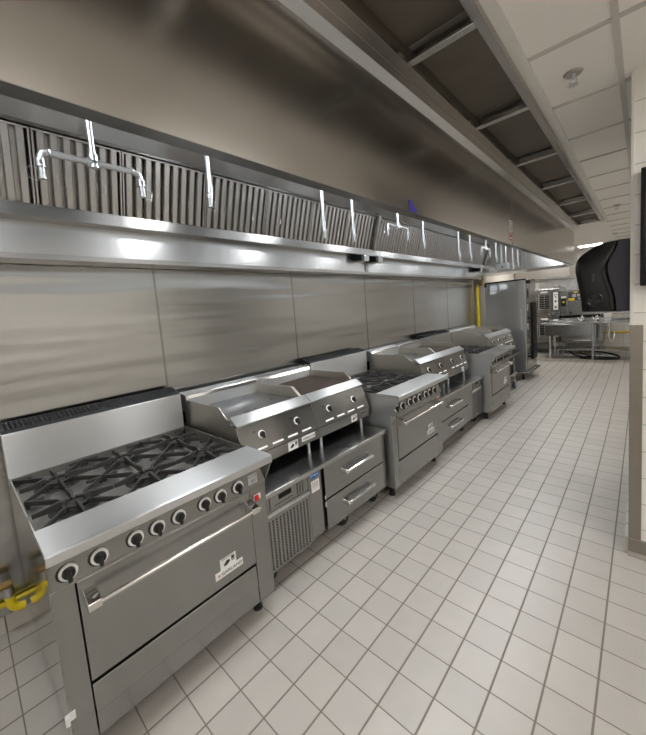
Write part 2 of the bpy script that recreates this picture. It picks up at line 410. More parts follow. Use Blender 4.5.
fl_no = ['leftmost', 'second', 'third', 'fourth', 'fifth', 'sixth', 'seventh']
for si, ed in enumerate((edges, e2)):
    for k, (a, b) in enumerate(zip(ed[:-1], ed[1:])):
        w = round(b-a-.006, 3)
        if w not in protos: protos[w] = make_filter(w); f = protos[w]
        else: f = copy_tree(protos[w])
        f.location = (-2.135, a+.003, 2.190)
        sec = 'nearer hood section' if si == 0 else 'farther hood section'
        tag(f, f'ribbed stainless grease filter, {fl_no[k] if k < 6 else "rightmost"} of seven in the {sec}', 'grease filter', 'grease filters in the hood')

# grease cups
for k, yy in enumerate((1.86, 2.13, 5.5)):
    g = empty('grease_cup', (-2.12, yy, 2.149), ['shiny grease cup under the gutter just left of the hood divider', 'shiny grease cup under the gutter just right of the hood divider',
        'shiny grease cup under the gutter at the far end of the hood'][k], 'grease cup', 'grease cups under the hood gutter')
    MB().prism([(-.045, -.065), (.045, -.065), (.05, -.005), (-.05, -.005)], 'y', -.045, .045).build('cup', M['chrome'], g, .004)
    MB().box(-.05, .05, -.10, -.05, -.055, -.001).build('bracket', M['black'], g)

# fire suppression drops
def nozzle(mb, x, y, z):
    mb.cyl((x, y, z+.03), (x, y, z+.012), .016, 12).cyl((x, y, z+.012), (x, y, z-.022), .012, 12, .010).cyl((x, y, z-.022), (x, y, z-.03), .013, 12)
def wire(mb, x, y, z, s=1):
    mb.ring((x-.006, y+.022*s, z-.012), (1, .15, 0), .024, .0014, 18, 6)
drops = [(-.81, 2.235, 'fork'), (-.30, 2.22, 's'), (.55, 2.155, 's'), (.885, 2.16, 's'), (1.55, 2.28, 'fork'), (2.04, 2.205, 's'), (2.95, 2.135, 's'), (3.32, 2.15, 's'),
         (3.93, 2.275, 'fork'), (4.38, 2.20, 's'), (5.29, 2.12, 's'), (5.62, 2.18, 's')]
dl = ['forked suppression pipe above the nearest range, left end of hood', 'short suppression pipe above the near griddle, right of the nearest fork',
      'suppression pipe above the near charbroiler, left of a similar pipe', 'suppression pipe just left of the hood divider',
      'forked suppression pipe above the middle range, right of the hood divider', 'short suppression pipe just right of the middle fork',
      'suppression pipe with a wire loop above the second griddle', 'suppression pipe above the second charbroiler, left of the farthest fork',
      'forked suppression pipe farthest from the camera', 'suppression pipe just right of the farthest fork', 'suppression pipe in front of the bright hood end panel, left of the last one',
      'last suppression pipe, closest to the far end of the hood']
for (yy, zb, kind), lb in zip(drops, dl):
    t = empty('suppression_pipe', (-1.5, yy, 2.66), lb, 'fire suppression pipe', 'fire suppression pipes under the hood')
    z = zb-2.66
    p = MB().cyl((0, 0, 0), (0, 0, z+.02), .011, 12).cyl((0, 0, -.012), (0, 0, 0), .022, 14)
    p.build('riser', M['pipe'], t)
    if kind == 's':
        f = MB().cyl((0, 0, z+.03), (0, 0, z-.005), .016, 12)
        f.tube([(0, 0, z), (.004, -.004, z-.02), (.012, -.012, z-.045)], .012, 10)
        f.build('fitting', M['pipe'], t)
        nz = MB(); nozzle(nz, .014, -.014, z-.05); wire(nz, .014, -.014, z-.06, 1 if int(yy*10) % 2 else -1); nz.build('nozzle', M['pipe'], t)
    else:
        a = .165
        f = MB().cyl((0, 0, z+.03), (0, 0, z-.02), .017, 12).cyl((0, -.025, z), (0, .025, z), .017, 12)
        f.tube([(0, -.02, z), (0, -a+.02, z), (0, -a, z-.006), (0, -a-.008, z-.02), (0, -a-.010, z-.045)], .012, 10)
        f.tube([(0, .02, z), (0, a-.02, z), (0, a, z-.006), (0, a+.008, z-.02), (0, a+.010, z-.045)], .012, 10)
        for s in (-1, 1):
            f.ring((0, s*(a-.022), z), (0, 1, 0), .0135, .003, 14, 6).cyl((0, s*(a+.010), z-.03), (0, s*(a+.010), z-.048), .016, 12)
        f.build('fork', M['pipe'], t)
        for s in (-1, 1):
            nz = MB(); nozzle(nz, 0, s*(a+.010), z-.07); wire(nz, 0, s*(a+.010), z-.07, s); nz.build('nozzle', M['pipe'], t)

# ------------------------------------------------------------------ makeup air plenum along the ceiling
pl = empty('makeup_air_plenum', (-.58, 2, CZ), 'stainless framed ceiling plenum with dark recessed panels along the hood', 'ceiling plenum')
plo = Vector(pl.location)
def pb(mb, name, mat, bevel=0.):
    o = mb.build(name, mat, None, bevel); o.data.transform(Matrix.Translation(-plo)); o.parent = pl; return o
P0, P1 = -3.0, 5.98
pb(MB().prism([(-.8185, CZ-.022), (-.770, CZ+.001), (-.770, CZ+.005), (-.8185, CZ+.005)], 'y', P0, P1), 'edge_strip', M['inner'])
pb(MB().box(-.768, -.722, P0, P1, CZ-.012, CZ+.004).box(-.722, -.674, P0, P1, CZ-.018, CZ+.004).box(-.725, -.720, P0, P1, CZ-.024, CZ+.0), 'hood_side_channel', M['hood'], .001)
pb(MB().box(-.380, -.340, P0, P1, CZ-.022, CZ+.004).box(-.345, -.338, P0, P1, CZ-.034, CZ+.004), 'aisle_side_channel', M['hood'], .001)
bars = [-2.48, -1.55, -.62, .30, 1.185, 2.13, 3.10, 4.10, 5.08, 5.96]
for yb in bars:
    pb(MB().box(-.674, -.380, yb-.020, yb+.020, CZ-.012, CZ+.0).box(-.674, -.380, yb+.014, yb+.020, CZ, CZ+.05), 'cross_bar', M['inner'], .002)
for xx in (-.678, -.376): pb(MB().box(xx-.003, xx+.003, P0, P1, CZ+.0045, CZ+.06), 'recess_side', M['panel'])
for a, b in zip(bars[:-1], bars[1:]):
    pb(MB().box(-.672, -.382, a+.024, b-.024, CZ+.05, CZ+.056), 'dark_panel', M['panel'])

# sprinklers / detector
def sprinkler(x, y, label):
    s = empty('sprinkler_head', (x, y, CZ+.004), label, 'sprinkler', 'ceiling sprinklers')
    MB().cyl((0, 0, 0), (0, 0, -.008), .042, 24, .036).build('escutcheon', M['filt'], s)
    b = MB().cyl((0, 0, -.008), (0, 0, -.03), .012, 12, .009)
    b.tube([(.01, 0, -.025), (.016, 0, -.04), (.004, 0, -.055)], .003, 6).tube([(-.01, 0, -.025), (-.016, 0, -.04), (-.004, 0, -.055)], .003, 6)
    b.build('body', M['pipe'], s)
    d = MB().cyl((0, 0, -.055), (0, 0, -.058), .018, 16)
    for k in range(8):
        a = k*PI/4; d.bar((.015*math.cos(a), .015*math.sin(a), -.058), (.026*math.cos(a), .026*math.sin(a), -.059), .006, .002)
    d.build('deflector', M['pipe'], s)
sprinkler(-.151, 1.036, 'chrome sprinkler head on the ceiling tile nearest the camera')
sprinkler(-.143, 4.917, 'small distant sprinkler head on the ceiling above the paper towel dispenser')
sd = empty('smoke_detector', (-.291, 7.9, CZ+.004), 'small round white detector on the far ceiling', 'smoke detector')
MB().cyl((0, 0, 0), (0, 0, -.012), .06, 24).build('base', M['trim'], sd)
MB().cyl((0, 0, -.012), (0, 0, -.035), .05, 24, .035).build('cover', M['trim'], sd)

# ------------------------------------------------------------------ cooking range
RW = .905
def knob_parts(parent, x, y, z, r=.021, tilt=0.):
    """black knob with pointer on a pale ring, axis +x (tilted up by tilt)"""
    k = MB().cyl((.004, 0, 0), (.018, 0, 0), r*.98, 24, r*.86).box(.008, .024, -.0065, .0065, -r*1.35, r*.9)
    o = k.build('knob', M['knob'], parent, .002)
    MB().cyl((-.006, -.006, 0), (.001, -.006, 0), r*1.42, 24).build('knob_skirt', M['knob'], o)
    MB().cyl((.0, 0, 0), (.006, 0, 0), r*1.40, 28, r*1.32).build('knob_ring', M['ring'], o)
    o.location = (x, y, z); o.rotation_euler = (0, -tilt, 0)
    return o
def nameplate(parent, x, y, z, w=.15, h=.036, tilt=0., dark=False):
    e = MB().box(0, .003, -w/2, w/2, -h/2, h/2).build('nameplate', M['white'] if not dark else M['steel'], parent, .002)
    e.location = (x, y, z); e.rotation_euler = (0, -tilt, 0)
    bt = text('brand_text', 'GARLAND', h*.56, M['ink'], e, (.0035, 0, 0))
    bt.scale = (1, 1.22, 1); bt.location = (0, w*.09, 0)
    MB().prism([(-w*.40, -h*.2), (-w*.40, h*.2), (-w*.33, 0)], 'x', .003, .0038).build('brand_mark', M['red'], e)
    return e
def sticker(parent, x, y, z, w=.08, h=.06, tilt=0.):
    e = MB().box(0, .0012, -w/2, w/2, -h/2, h/2).build('sticker', M['white'], parent)
    e.location = (x, y, z); e.rotation_euler = (0, -tilt, 0)
    m = MB().prism([(-w*.30, -h*.10), (-w*.08, h*.20), (w*.10, h*.10), (w*.10, -h*.05), (-w*.05, -h*.22), (-w*.25, -h*.26)], 'x', .0012, .0018)
    m.box(.0012, .0018, w*.20, w*.40, h*.02, h*.30).box(.0012, .0018, w*.20, w*.40, -h*.12, -h*.04)
    m.box(.0012, .0018, -w*.4, w*.4, h*.38, h*.42)
    m.build('sticker_print', M['ink'], e)
    return e

def make_range():
    """origin: front lip edge at x=0, left side y=0, floor z=0"""
    W = RW; r = empty('cooking_range')
    # body: two side panels with the lip bracket profile, back and inner box
    prof = [(0, .872), (0, .838), (-.010, .826), (-.076, .716), (-.080, .70), (-.080, .095), (-1.02, .095), (-1.02, .86), (-.94, .872)]
    sp0 = MB().prism(prof, 'y', 0, .004).build('side_panel', M['rside'], r)
    MB().prism(prof, 'y', W-.004, W).build('side_panel', M['steel_v'], r)
    for a, c in ((.004, .072), (W-.098, W-.004)): MB().box(-.085, -.079, a, c, .095, .708).build('front_post', M['steel_v'], r, .002)
    MB().box(-1.02, -.115, .005, W-.005, .10, .80).build('oven_body', M['dark'], r)
    # front ledge
    lg = MB().prism([(-.215, .868), (-.21, .878), (-.010, .876), (.001, .870), (.001, .839), (-.004, .835), (-.010, .835), (-.010, .86), (-.215, .86)], 'y', -.002, W+.002)
    lg.build('front_ledge', M['ledge'], r, .0015)
    cp = MB().box(-.078, -.070, .004, W-.004, .712, .834).box(-.115, -.010, .004, W-.004, .835, .839).box(-.115, -.070, .004, W-.004, .704, .711)
    cp.build('control_panel', M['steel'], r, .001)
    ky = [.058, .151, .274, .357, .446, .564, .645, .739]
    for y in ky: knob_parts(r, -.068, y, .757)
    s = MB().box(-.07, -.0690, .800, .855, .735, .785).build('rating_label', M['pipe'], r)
    q = MB()
    for k in range(3): q.box(-.069, -.0686, .806+k*.017, .816+k*.017, .768, .778)
    q.box(-.069, -.0686, .815, .845, .742, .758); q.build('label_print', M['grey_ink'], s)
    # cooktop
    ct = MB().box(-.94, -.21, .004, W-.004, .822, .83).box(-.94, -.925, .004, W-.004, .83, .866).box(-.222, -.212, .004, W-.004, .83, .862)
    ct.box(-.925, -.222, .002, .007, .83, .868).box(-.925, -.222, W-.007, W-.002, .83, .868)
    ct.build('cooktop', M['tray'], r)
    ncol = 3; cw = (W-.03)/ncol; x0 = -.915; dl = .340
    for i in range(ncol):
        for j in range(2):
            cx = x0+dl*(j+.5)+.004; cy = .015+cw*(i+.5); hw = cw/2-.0015; hl = dl/2-.0015
            bn = MB().cyl((cx, cy, .830), (cx, cy, .836), .095, 24, .085).cyl((cx, cy, .836), (cx, cy, .842), .055, 20, .05).cyl((cx, cy, .842), (cx, cy, .852), .036, 20, .03)
            bn.build('burner', M['iron'], r)
            g = MB(); z = .846; h = .014
            g.ring((cx, cy, z+.008), (0, 0, 1), .050, .008, 24, 8)
            for k in range(8):
                a = k*PI/4; c, sn = math.cos(a), math.sin(a)
                if k % 2: ex, ey = math.copysign(hl, c), math.copysign(hw, sn); st_, w0, h0 = .056, .015, .022
                else: ex, ey = (c*hl, sn*hw); st_, w0, h0 = .030, .020, .032
                dd = math.hypot(ex, ey); ux, uy = ex/dd, ey/dd
                g.bar((cx+ux*st_, cy+uy*st_, z-.002), (cx+ux*(st_+.02), cy+uy*(st_+.02), z), w0*.8, h0*.55, h0, w0)
                g.bar((cx+ux*(st_+.02), cy+uy*(st_+.02), z), (cx+ex, cy+ey, z), w0, h0, .018, .012)
            for sx, sy in ((1, 1), (1, -1), (-1, 1), (-1, -1)):
                g.bar((cx+sx*hl, cy+sy*hw*.55, z), (cx+sx*hl, cy+sy*hw, z), .012, .014)
                g.box(cx+sx*hl, cx+sx*(hl-.014), cy+sy*hw, cy+sy*(hw-.014), .830, z+.01)
            g.build('burner_grate', M['iron'], r, .002)
    # backguard and flue
    bg = MB().prism([(-.942, .83), (-.942, 1.088), (-.95, 1.092), (-.955, 1.088), (-.955, .83)], 'y', 0, W).box(-1.03, -.955, 0, .004, .86, 1.085).box(-1.03, -.955, W-.004, W, .86, 1.085).box(-1.03, -1.026, .004, W-.004, .86, 1.08)
    bg.build('backguard', M['ledge'], r, .001)
    fv = MB().prism([(-.952, 1.090), (-.962, 1.108), (-1.06, 1.132), (-1.06, 1.08), (-1.02, 1.075)], 'y', .003, W-.003)
    rows = 5
    for i in range(rows):
        t0 = (i+.3)/rows; xa = -.962-.098*t0; za = 1.108+.024*t0
        n = 44
        for k in range(n):
            y = .012+(W-.024)*(k+.5)/n; fv.box(xa-.006, xa+.004, y-.006, y+.006, za-.002, za+.0035)
    fv.build('flue_vent', M['black'], r)
    # oven door
    d = MB().box(-.110, -.074, .076, W-.102, .318, .702).build('oven_door', M['steel'], r, .003)
    hd = MB().cyl((-.018, .100, .628), (-.018, W-.085, .628), .0095, 16)
    hd.build('door_handle', M['chrome'], d)
    for y in (.108, W-.114):
        MB().prism([(-.074, .602), (-.074, .662), (-.028, .648), (-.010, .640), (-.006, .616), (-.020, .606)], 'y', y-.021, y+.021).build('handle_bracket', M['chrome'], d, .003)
    nameplate(d, -.0745, .650, .383, .150, .036)
    sticker(d, -.0742, .648, .425, .085, .055)
    kp = MB().prism([(-.110, .297), (-.083, .297), (-.075, .192), (-.080, .188), (-.080, .096), (-.110, .096)], 'y', .076, W-.102)
    kp.build('kick_panel', M['steel'], r, .002)
    il = MB().box(-.079, -.072, .826, .868, .640, .668).build('indicator_base', M['white'], r, .002)
    MB().box(-.073, -.064, .828, .852, .638, .668).build('indicator_lamp', M['red'], il, .003)
    for x in (-.155, -.93):
        for y in (.06, W-.07):
            MB().cyl((x, y, .098), (x, y, .012), .022, 14, .019).cyl((x, y, .014), (x, y, 0), .026, 14).build('leg', M['rubber'], r)
    return r
rng = make_range(); rng.location = (-1.240, -1.172, 0); rng.rotation_euler = (0, 0, .0105)
tag(rng, 'nearest stainless six burner gas range with oven, at the left edge', 'cooking range', 'stainless gas ranges')
r2 = copy_tree(rng); r2.location = (-1.258, 1.0, 0); r2.rotation_euler = (0, 0, 0)
tag(r2, 'stainless six burner gas range in the middle, between the two drawer bases', 'cooking range', 'stainless gas ranges')
r3 = copy_tree(rng); r3.location = (-1.235, 3.325, 0); r3.rotation_euler = (0, 0, 0)
tag(r3, 'farthest stainless gas range, beside the wheeled stand and tall cabinet', 'cooking range', 'stainless gas ranges')
mir = [c for c in rng.children if c.name.startswith('side_panel')][0]     # the end panel of the first range is polished
mir.data = mir.data.copy(); mir.data.materials[0] = M['side']
ts = MB().prism([(-.085, .225), (-.078, .262), (-.055, .268), (-.066, .228), (-.072, .222)], 'y', -.0125, -.0005).prism([(-.0795, .232), (-.0795, .262), (-.077, .262), (-.077, .232)], 'y', -.012, .018)
ts.build('torn_sticker', M['white'], rng)

# ------------------------------------------------------------------ refrigerated bases
def make_base(W, flip):
    """origin: front face x=0, left y=0. flip=False: compressor left, drawers right"""
    r = empty('refrigerated_base')
    D = .86
    def Y(a): return W-a if flip else a
    tp = MB().prism([(.028, .598), (.028, .574), (.018, .574), (.012, .588), (-D, .588), (-D, .602), (.020, .602)], 'y', 0, W)
    tp.build('worktop', M['top'], r, .002)
    MB().box(-D+.01, -.035, .01, W-.01, .13, .585).build('cabinet_body', M['steel_v'], r)
    MB().box(-.035, -.028, .012, W-.012, .14, .57).build('cavity', M['dark'], r)
    gw = .345; sw = .115
    # compressor grille
    g = MB().box(-.03, 0, Y(.02), Y(.02+gw), .115, .445)
    g.build('grille_panel', M['steel'], r, .002)
    gp = MB(); nc = 12
    for i in range(nc):
        yy = .045+(gw-.05)*i/(nc-1)
        for k in range(17):
            z = .135+k*.0172; gp.box(0, .0012, Y(yy-.0055), Y(yy+.0055), z, z+.0095)
    gp.build('grille_holes', M['dark'], r)
    MB().prism([(0, .445), (.006, .448), (.006, .456), (-.012, .468), (-.02, .445)], 'y', Y(.02), Y(.02+gw)).build('grille_lip', M['chrome'], r)
    c = MB().box(-.03, -.004, Y(.02), Y(.02+gw), .472, .562).build('control_panel', M['steel'], r, .002)
    MB().box(-.004, -.001, Y(.13), Y(.225), .518, .545).build('display', M['screen'], c)
    ch = MB()
    for i in range(3):
        for k in range(7):
            ch.box(-.004, -.003, Y(.270+i*.022), Y(.281+i*.022), .482+k*.011, .488+k*.011)
    for i in range(2):
        for k in range(7): ch.box(-.004, -.003, Y(.035+i*.022), Y(.046+i*.022), .480+k*.011, .486+k*.011)
    for i in range(7): ch.box(-.004, -.003, Y(.10+i*.02), Y(.111+i*.02), .492, .498)
    ch.build('vent_holes', M['dark'], c)
    MB().box(-.03, -.012, Y(.02), Y(.02+gw+.02), .564, .572).build('top_gap', M['dark'], r)
    # strip between grille and drawers
    MB().box(-.03, -.001, Y(.02+gw+.002), Y(.02+gw+sw), .132, .57).build('divider_post', M['steel_v'], r, .002)
    if not flip:
        yc = Y(.02+gw+sw*.52)
        ob = MB().cyl((-.001, 0, 0), (.0008, 0, 0), .5, 32)
        ob.v = [(x, y*.088, z*.042) for x, y, z in ob.v]
        o = ob.build('brand_sticker', M['blue'], r); o.location = (0, yc, .545)
        text('brand_text', 'Traulsen', .017, M['white'], o, (.0012, .004, 0))
        MB().box(.0008, .0014, -.036, -.031, -.008, .008).build('brand_mark', M['white'], o)
        s = MB().box(-.001, .0006, yc-.036, yc+.036, .435, .510).build('notice_sticker', M['white'], r)
        q = MB()
        for k in range(4):
            for i in range(4): q.box(.0006, .0011, yc-.026+i*.014, yc-.017+i*.014, .467+k*.009, .473+k*.009)
        q.box(.0006, .0011, yc-.03, yc+.03, .456, .459); q.build('sticker_print', M['grey_ink'], s)
    # dark strip standing in for the shaded gap at the drawer slides
    MB().box(-.02, -.008, Y(.02+gw+sw+.006), Y(.02+gw+sw+.02), .15, .56).build('dark_gap_strip', M['black'], r)
    d0 = .02+gw+sw+.024; d1 = W-.012
    for z0, z1 in ((.345, .568), (.125, .335)):
        d = MB().box(-.03, .010, Y(d0), Y(d1), z0, z1).build('drawer', M['steel'], r, .003)
        MB().box(-.012, .011, Y(d0-.012), Y(d0-.001), z0+.002 if z0 > .3 else z1-.04, z0+.03 if z0 > .3 else z1-.004).build('slide_cap', M['chrome'], d)
        ym = (d0+d1)/2; zc = (z0+z1)/2+.012; L = .155
        h = MB().tube([(.010, Y(ym-L), zc), (.030, Y(ym-L), zc), (.044, Y(ym-L+.012), zc), (.044, Y(ym+L-.012), zc), (.030, Y(ym+L), zc), (.010, Y(ym+L), zc)], .0095, 10)
        h.box(.010, .040, Y(ym-L-.01), Y(ym-L+.03), zc-.022, zc-.006).box(.010, .040, Y(ym+L-.03), Y(ym+L+.01), zc-.022, zc-.006)
        h.build('drawer_handle', M['chrome'], d, .002)
        MB().box(.0101, .0115, Y(ym-L+.02), Y(ym+L-.02), zc-.020, zc+.024).build('handle_recess', M['plate'], d)
    for x in (-.09, -D+.09):
        for a in (.07, W-.08) + ((W*.62,) if x > -.2 else ()):
            k = MB().cyl((x-.018, a, .05), (x+.018, a, .05), .05, 20).build('caster', M['rubber'], r, .004)
            MB().box(x-.03, x+.03, a-.03, a+.03, .118, .132).prism([(a-.025, .118), (a+.025, .118), (a+.008, .045), (a-.008, .045)], 'x', x-.026, x-.0195).prism([(a-.025, .118), (a+.025, .118), (a+.008, .045), (a-.008, .045)], 'x', x+.0195, x+.026).build('caster_fork', M['pipe'], k)
    return r
b1 = make_base(1.225, False); b1.location = (-1.405, -.255, 0)
tag(b1, 'refrigerated base with a blue sticker, vent grille and two drawers, nearest the camera', 'refrigerated base', 'refrigerated drawer bases')
b2 = make_base(1.36, True); b2.location = (-1.405, 1.935, 0)
tag(b2, 'refrigerated drawer base farther away, with its grille on the right side', 'refrigerated base', 'refrigerated drawer bases')

# ------------------------------------------------------------------ countertop griddles and charbroilers
GW = .605
GT = math.atan2(.06, .17)
def counter_unit(kind):
    """origin: bottom front edge, left side, base top; z relative to the surface it stands on"""
    W = GW; r = empty('griddle' if kind == 'g' else 'charbroiler')
    prof = [(0, .095), (0, .168), (-.062, .340), (-.062, .352), (-.70, .36), (-.70, .095)]
    MB().prism(prof, 'y', 0, W).build('body', M['steel'], r, .0015)
    MB().prism([(-.135, .097), (-.003, .097), (-.003, .166), (-.064, .338), (-.135, .352), (-.698, .358), (-.698, .097)], 'y', -.0012, -.0002).build('side_panel', M['splash'], r)
    MB().box(-.0045, .0006, .001, W-.001, .163, .168).build('panel_gap', M['dark'], r)
    lp = MB().prism([(-.058, .338), (-.050, .343), (-.050, .350), (-.112, .392), (-.122, .392), (-.122, .355), (-.062, .345)], 'y', .001, W-.001)
    lp.build('front_rail', M['ledge'], r, .001)
    # louvre slots
    sl = MB()
    for k in range(4): 
        y = .085+k*.125; t = .012
        x = -.062*(.022/.172); sl.prism([(x+.001, .182), (x+.004, .186), (x-.001, .195), (x-.004, .195)], 'y', y, y+.085)
    sl.build('louvre', M['ring'], r)  # pale colour stands in for lamps reflecting off polished louvres
    for y in (.155, .445): 
        kk = knob_parts(r, -.036, y, .262, .019, GT)
        MB().cyl((.0, -.048, .028), (.006, -.048, .028), .0045, 8).build('pilot_button', M['knob'], kk)
    if kind == 'g':
        sticker(r, .0002, .365, .128, .085, .058)
        nameplate(r, .0002, .505, .138, .125, .034)
        MB().box(-.66, -.13, .012, W-.012, .355, .366).build('cooking_plate', M['plate'], r)
    else:
        sticker(r, .0002, .400, .125, .072, .052)
        nameplate(r, .0002, .525, .138, .125, .034, 0, True)
        g = MB(); n = 26
        for k in range(n):
            y = .02+(W-.04)*k/(n-1); g.prism([(-.645, .366), (-.645, .384), (-.135, .372), (-.135, .354)], 'y', y-.006, y+.006)
        for x in (-.62, -.4, -.16): g.box(x-.008, x+.008, .014, W-.014, .356, .368)
        g.build('broiler_grate', M['rust'], r)
        MB().box(-.66, -.13, .012, W-.012, .345, .352).build('grease_tray', M['iron'], r)
    sp = [(-.665, .352), (-.665, .438), (-.235, .440), (-.160, .378), (-.122, .376), (-.122, .345), (-.70, .345)]
    for a in (0, W-.008): MB().prism(sp, 'y', a, a+.008).build('side_splash', M['splash'], r, .001)
    fl = MB().prism([(-.655, .352), (-.655, .440), (-.662, .462), (-.672, .472), (-.76, .480), (-.765, .474), (-.765, .352)], 'y', -.001, W+.001)
    fl.build('rear_flue', M['ledge'], r, .002)
    fs = MB()
    fs.prism([(-.6545, .444), (-.661, .463), (-.659, .464), (-.6525, .445)], 'y', .01, W-.01)
    fs.build('flue_lip', M['chrome'], r)
    if kind == 'b': MB().prism([(-.68, .474), (-.75, .481), (-.75, .484), (-.68, .477)], 'y', .02, W-.02).build('flue_grille', M['plate'], r)
    for x in (-.05, -.62):
        for y in (.06, W-.06): MB().cyl((x, y, .097), (x, y, .02), .014, 14, .011).cyl((x, y, .02), (x, y, 0), .013, 14).build('leg', M['pipe'], r)
    return r
def place(kind, x, y, z, label, proto=[{}]):
    p = proto[0]
    if kind not in p: o = p[kind] = counter_unit(kind)
    else: o = copy_tree(p[kind])
    o.location = (x, y, z)
    return tag(o, label, 'griddle' if kind == 'g' else 'charbroiler', 'countertop griddles' if kind == 'g' else 'countertop charbroilers')
place('g', -1.53, -.243, .6025, 'countertop griddle with a smooth plate beside the nearest range')
place('b', -1.53, .368, .6025, 'countertop charbroiler with a dark ribbed grate, nearer the camera')
place('g', -1.53, 1.99, .6025, 'countertop griddle just right of the middle range')
place('b', -1.53, 2.60, .6025, 'countertop charbroiler on the farther drawer base')
place('g', -1.555, 4.262, .6325, 'countertop griddle just right of the farthest range')
place('b', -1.555, 4.872, .6325, 'last countertop charbroiler, in front of the tall cabinet')

# ------------------------------------------------------------------ wheeled equipment stand
st = empty('equipment_stand', (-1.46, 4.25, 0), 'low stainless stand on swivel casters beside the farthest range', 'equipment stand')
MB().prism([(.02, .632), (.02, .592), (.012, .592), (.010, .622), (-.80, .622), (-.80, .632)], 'y', 0, 1.27).build('worktop', M['steel'], st, .002)
MB().prism([(.0, .30), (.0, .262), (-.004, .262), (-.006, .292), (-.76, .292), (-.76, .30)], 'y', .06, 1.0).build('undershelf', M['steel'], st)
for x in (-.04, -.74):
    for y in (.09, .93):
        MB().cyl((x, y, .622), (x, y, .16), .02, 16).build('leg', M['steel_v'], st)
        c = MB().cyl((x-.017, y+.012, .062), (x+.017, y+.012, .062), .062, 22).build('caster', M['caster'], st, .004)
        MB().cyl((x, y, .17), (x, y, .135), .024, 14).prism([(y-.028, .14), (y+.03, .14), (y+.024, .05), (y+.004, .05)], 'x', x-.027, x-.019).prism([(y-.028, .14), (y+.03, .14), (y+.024, .05), (y+.004, .05)], 'x', x+.019, x+.027).build('caster_fork', M['pipe'], c)

# ------------------------------------------------------------------ tall holding cabinet
cb = empty('holding_cabinet', (-2.15, 5.88, 0), 'tall stainless cabinet with a long handle and written tags on its door', 'holding cabinet')
MB().box(.0, .705, .03, .78, .17, 1.87).build('cabinet_body', M['steel_v'], cb, .004)
MB().box(.0, .705, -.002, .03, 1.862, 1.89).box(.0, .705, .03, .78, 1.872, 1.888).build('top_trim', M['black'], cb)
d = MB().box(.004, .695, -.012, .027, .19, 1.862).build('door', M['ledge'], cb, .004)
hd = MB().box(.615, .640, -.05, -.036, .96, 1.345).box(.617, .638, -.04, -.012, .97, .995).box(.617, .638, -.04, -.012, 1.31, 1.335)
hd.build('door_handle', M['pipe'], d, .004)
for x0, w, z0, h, s in ((.10, .13, 1.72, .105, 'CHB'), (.265, .14, 1.735, .095, 'UCA'), (.095, .125, 1.655, .05, 'Chef'), (.275, .085, 1.66, .048, '#7')):
    if s != '#7':
        t = MB().box(x0, x0+w, -.0132, -.012, z0, z0+h).build('marker_tag', M['tag'], d)
    text('tag_text', s, h*.62, M['white'] if s != '#7' else M['ink'], d, (x0+w/2, -.0140, z0+h/2), '-y')
MB().box(.0, .035, -.03, .0, 1.80, 1.862).build('hinge', M['black'], cb)
sd_ = MB().box(.705, .712, .06, .20, 1.52, 1.80).box(.705, .709, .05, .74, .30, 1.45)
sd_.build('side_trim', M['side'], cb, .002)
MB().box(.705, .735, .08, .24, 1.80, 1.865).build('control_box', M['black'], cb, .003)
MB().box(.700, .742, .05, .30, 1.866, 1.886).build('control_cap', M['trim'], cb)
MB().box(.712, .72, .10, .16, 1.56, 1.70).build('thermometer', M['screen'], cb)
mr = MB()
for z in (.55, .95, 1.30): mr.box(.705, .722, .055, .10, z, z+.12)
mr.build('side_latch', M['chrome'], cb, .002)
MB().box(.71, .73, .40, .74, .35, 1.45).build('rear_handle', M['black'], cb, .004)
MB().tube([(-.03, -.03, .15), (.72, -.03, .15), (.745, -.01, .15), (.745, .80, .15), (.72, .82, .15), (-.03, .82, .15)], .02, 10).box(0, .705, .0, .78, .14, .169).build('bumper', M['steel'], cb)
for x in (.08, .62):
    for y in (.10, .70):
        c = MB().cyl((x-.016, y, .06), (x+.016, y, .06), .06, 20).build('caster', M['rubber'], cb, .004)
        MB().box(x-.035, x+.035, y-.035, y+.035, .128, .14).box(x-.026, x-.0185, y-.02, y+.02, .05, .128).box(x+.0185, x+.026, y-.02, y+.02, .05, .128).build('caster_fork', M['pipe'], c)

# ------------------------------------------------------------------ gas pipes
gp = empty('gas_pipe', (-2.30, 5.93, 0), 'upright yellow gas pipe with a brass valve beside the tall cabinet', 'gas pipe')
MB().cyl((0, 0, 0.0), (0, 0, 1.82), .030, 16).build('pipe', M['yellow'], gp)
MB().cyl((0, 0, 1.82), (0, 0, 1.87), .042, 8).cyl((0, 0, 1.86), (.07, 0, 1.88), .03, 8).cyl((.075, 0, 1.85), (.075, 0, 2.02), .035, 8).box(.03, .12, -.05, -.03, 1.93, 1.95).build('valve', M['brass'], gp)
g2 = empty('gas_line', (-2.345, -1.25, 0), 'low yellow gas line with elbow and brass valve left of the nearest range', 'gas pipe')
MB().cyl((0, -1.6, .165), (0, 1.5, .165), .0125, 14).build('pipe', M['yellow'], g2)
a = []
for k in range(9):
    t = k/8*PI/2; a.append((.072, .05-.05*math.cos(t), .205-.05*math.sin(t)))
MB().tube([(.072, 0, .235)]+a+[(.072, .054, .154)], .021, 14).build('elbow', M['yellow'], g2)
MB().cyl((.072, 0, .235), (.072, 0, .285), .019, 14).build('coupling', M['pipe'], g2)
v = MB().cyl((.072, .018, .305), (.072, -.045, .30), .018, 8).cyl((.072, 0, .285), (.072, 0, .31), .016, 10).build('valve_body', M['brass'], g2)
MB().cyl((.072, -.05, .30), (.072, -.09, .296), .016, 10).build('valve_cap', M['pipe'], v)

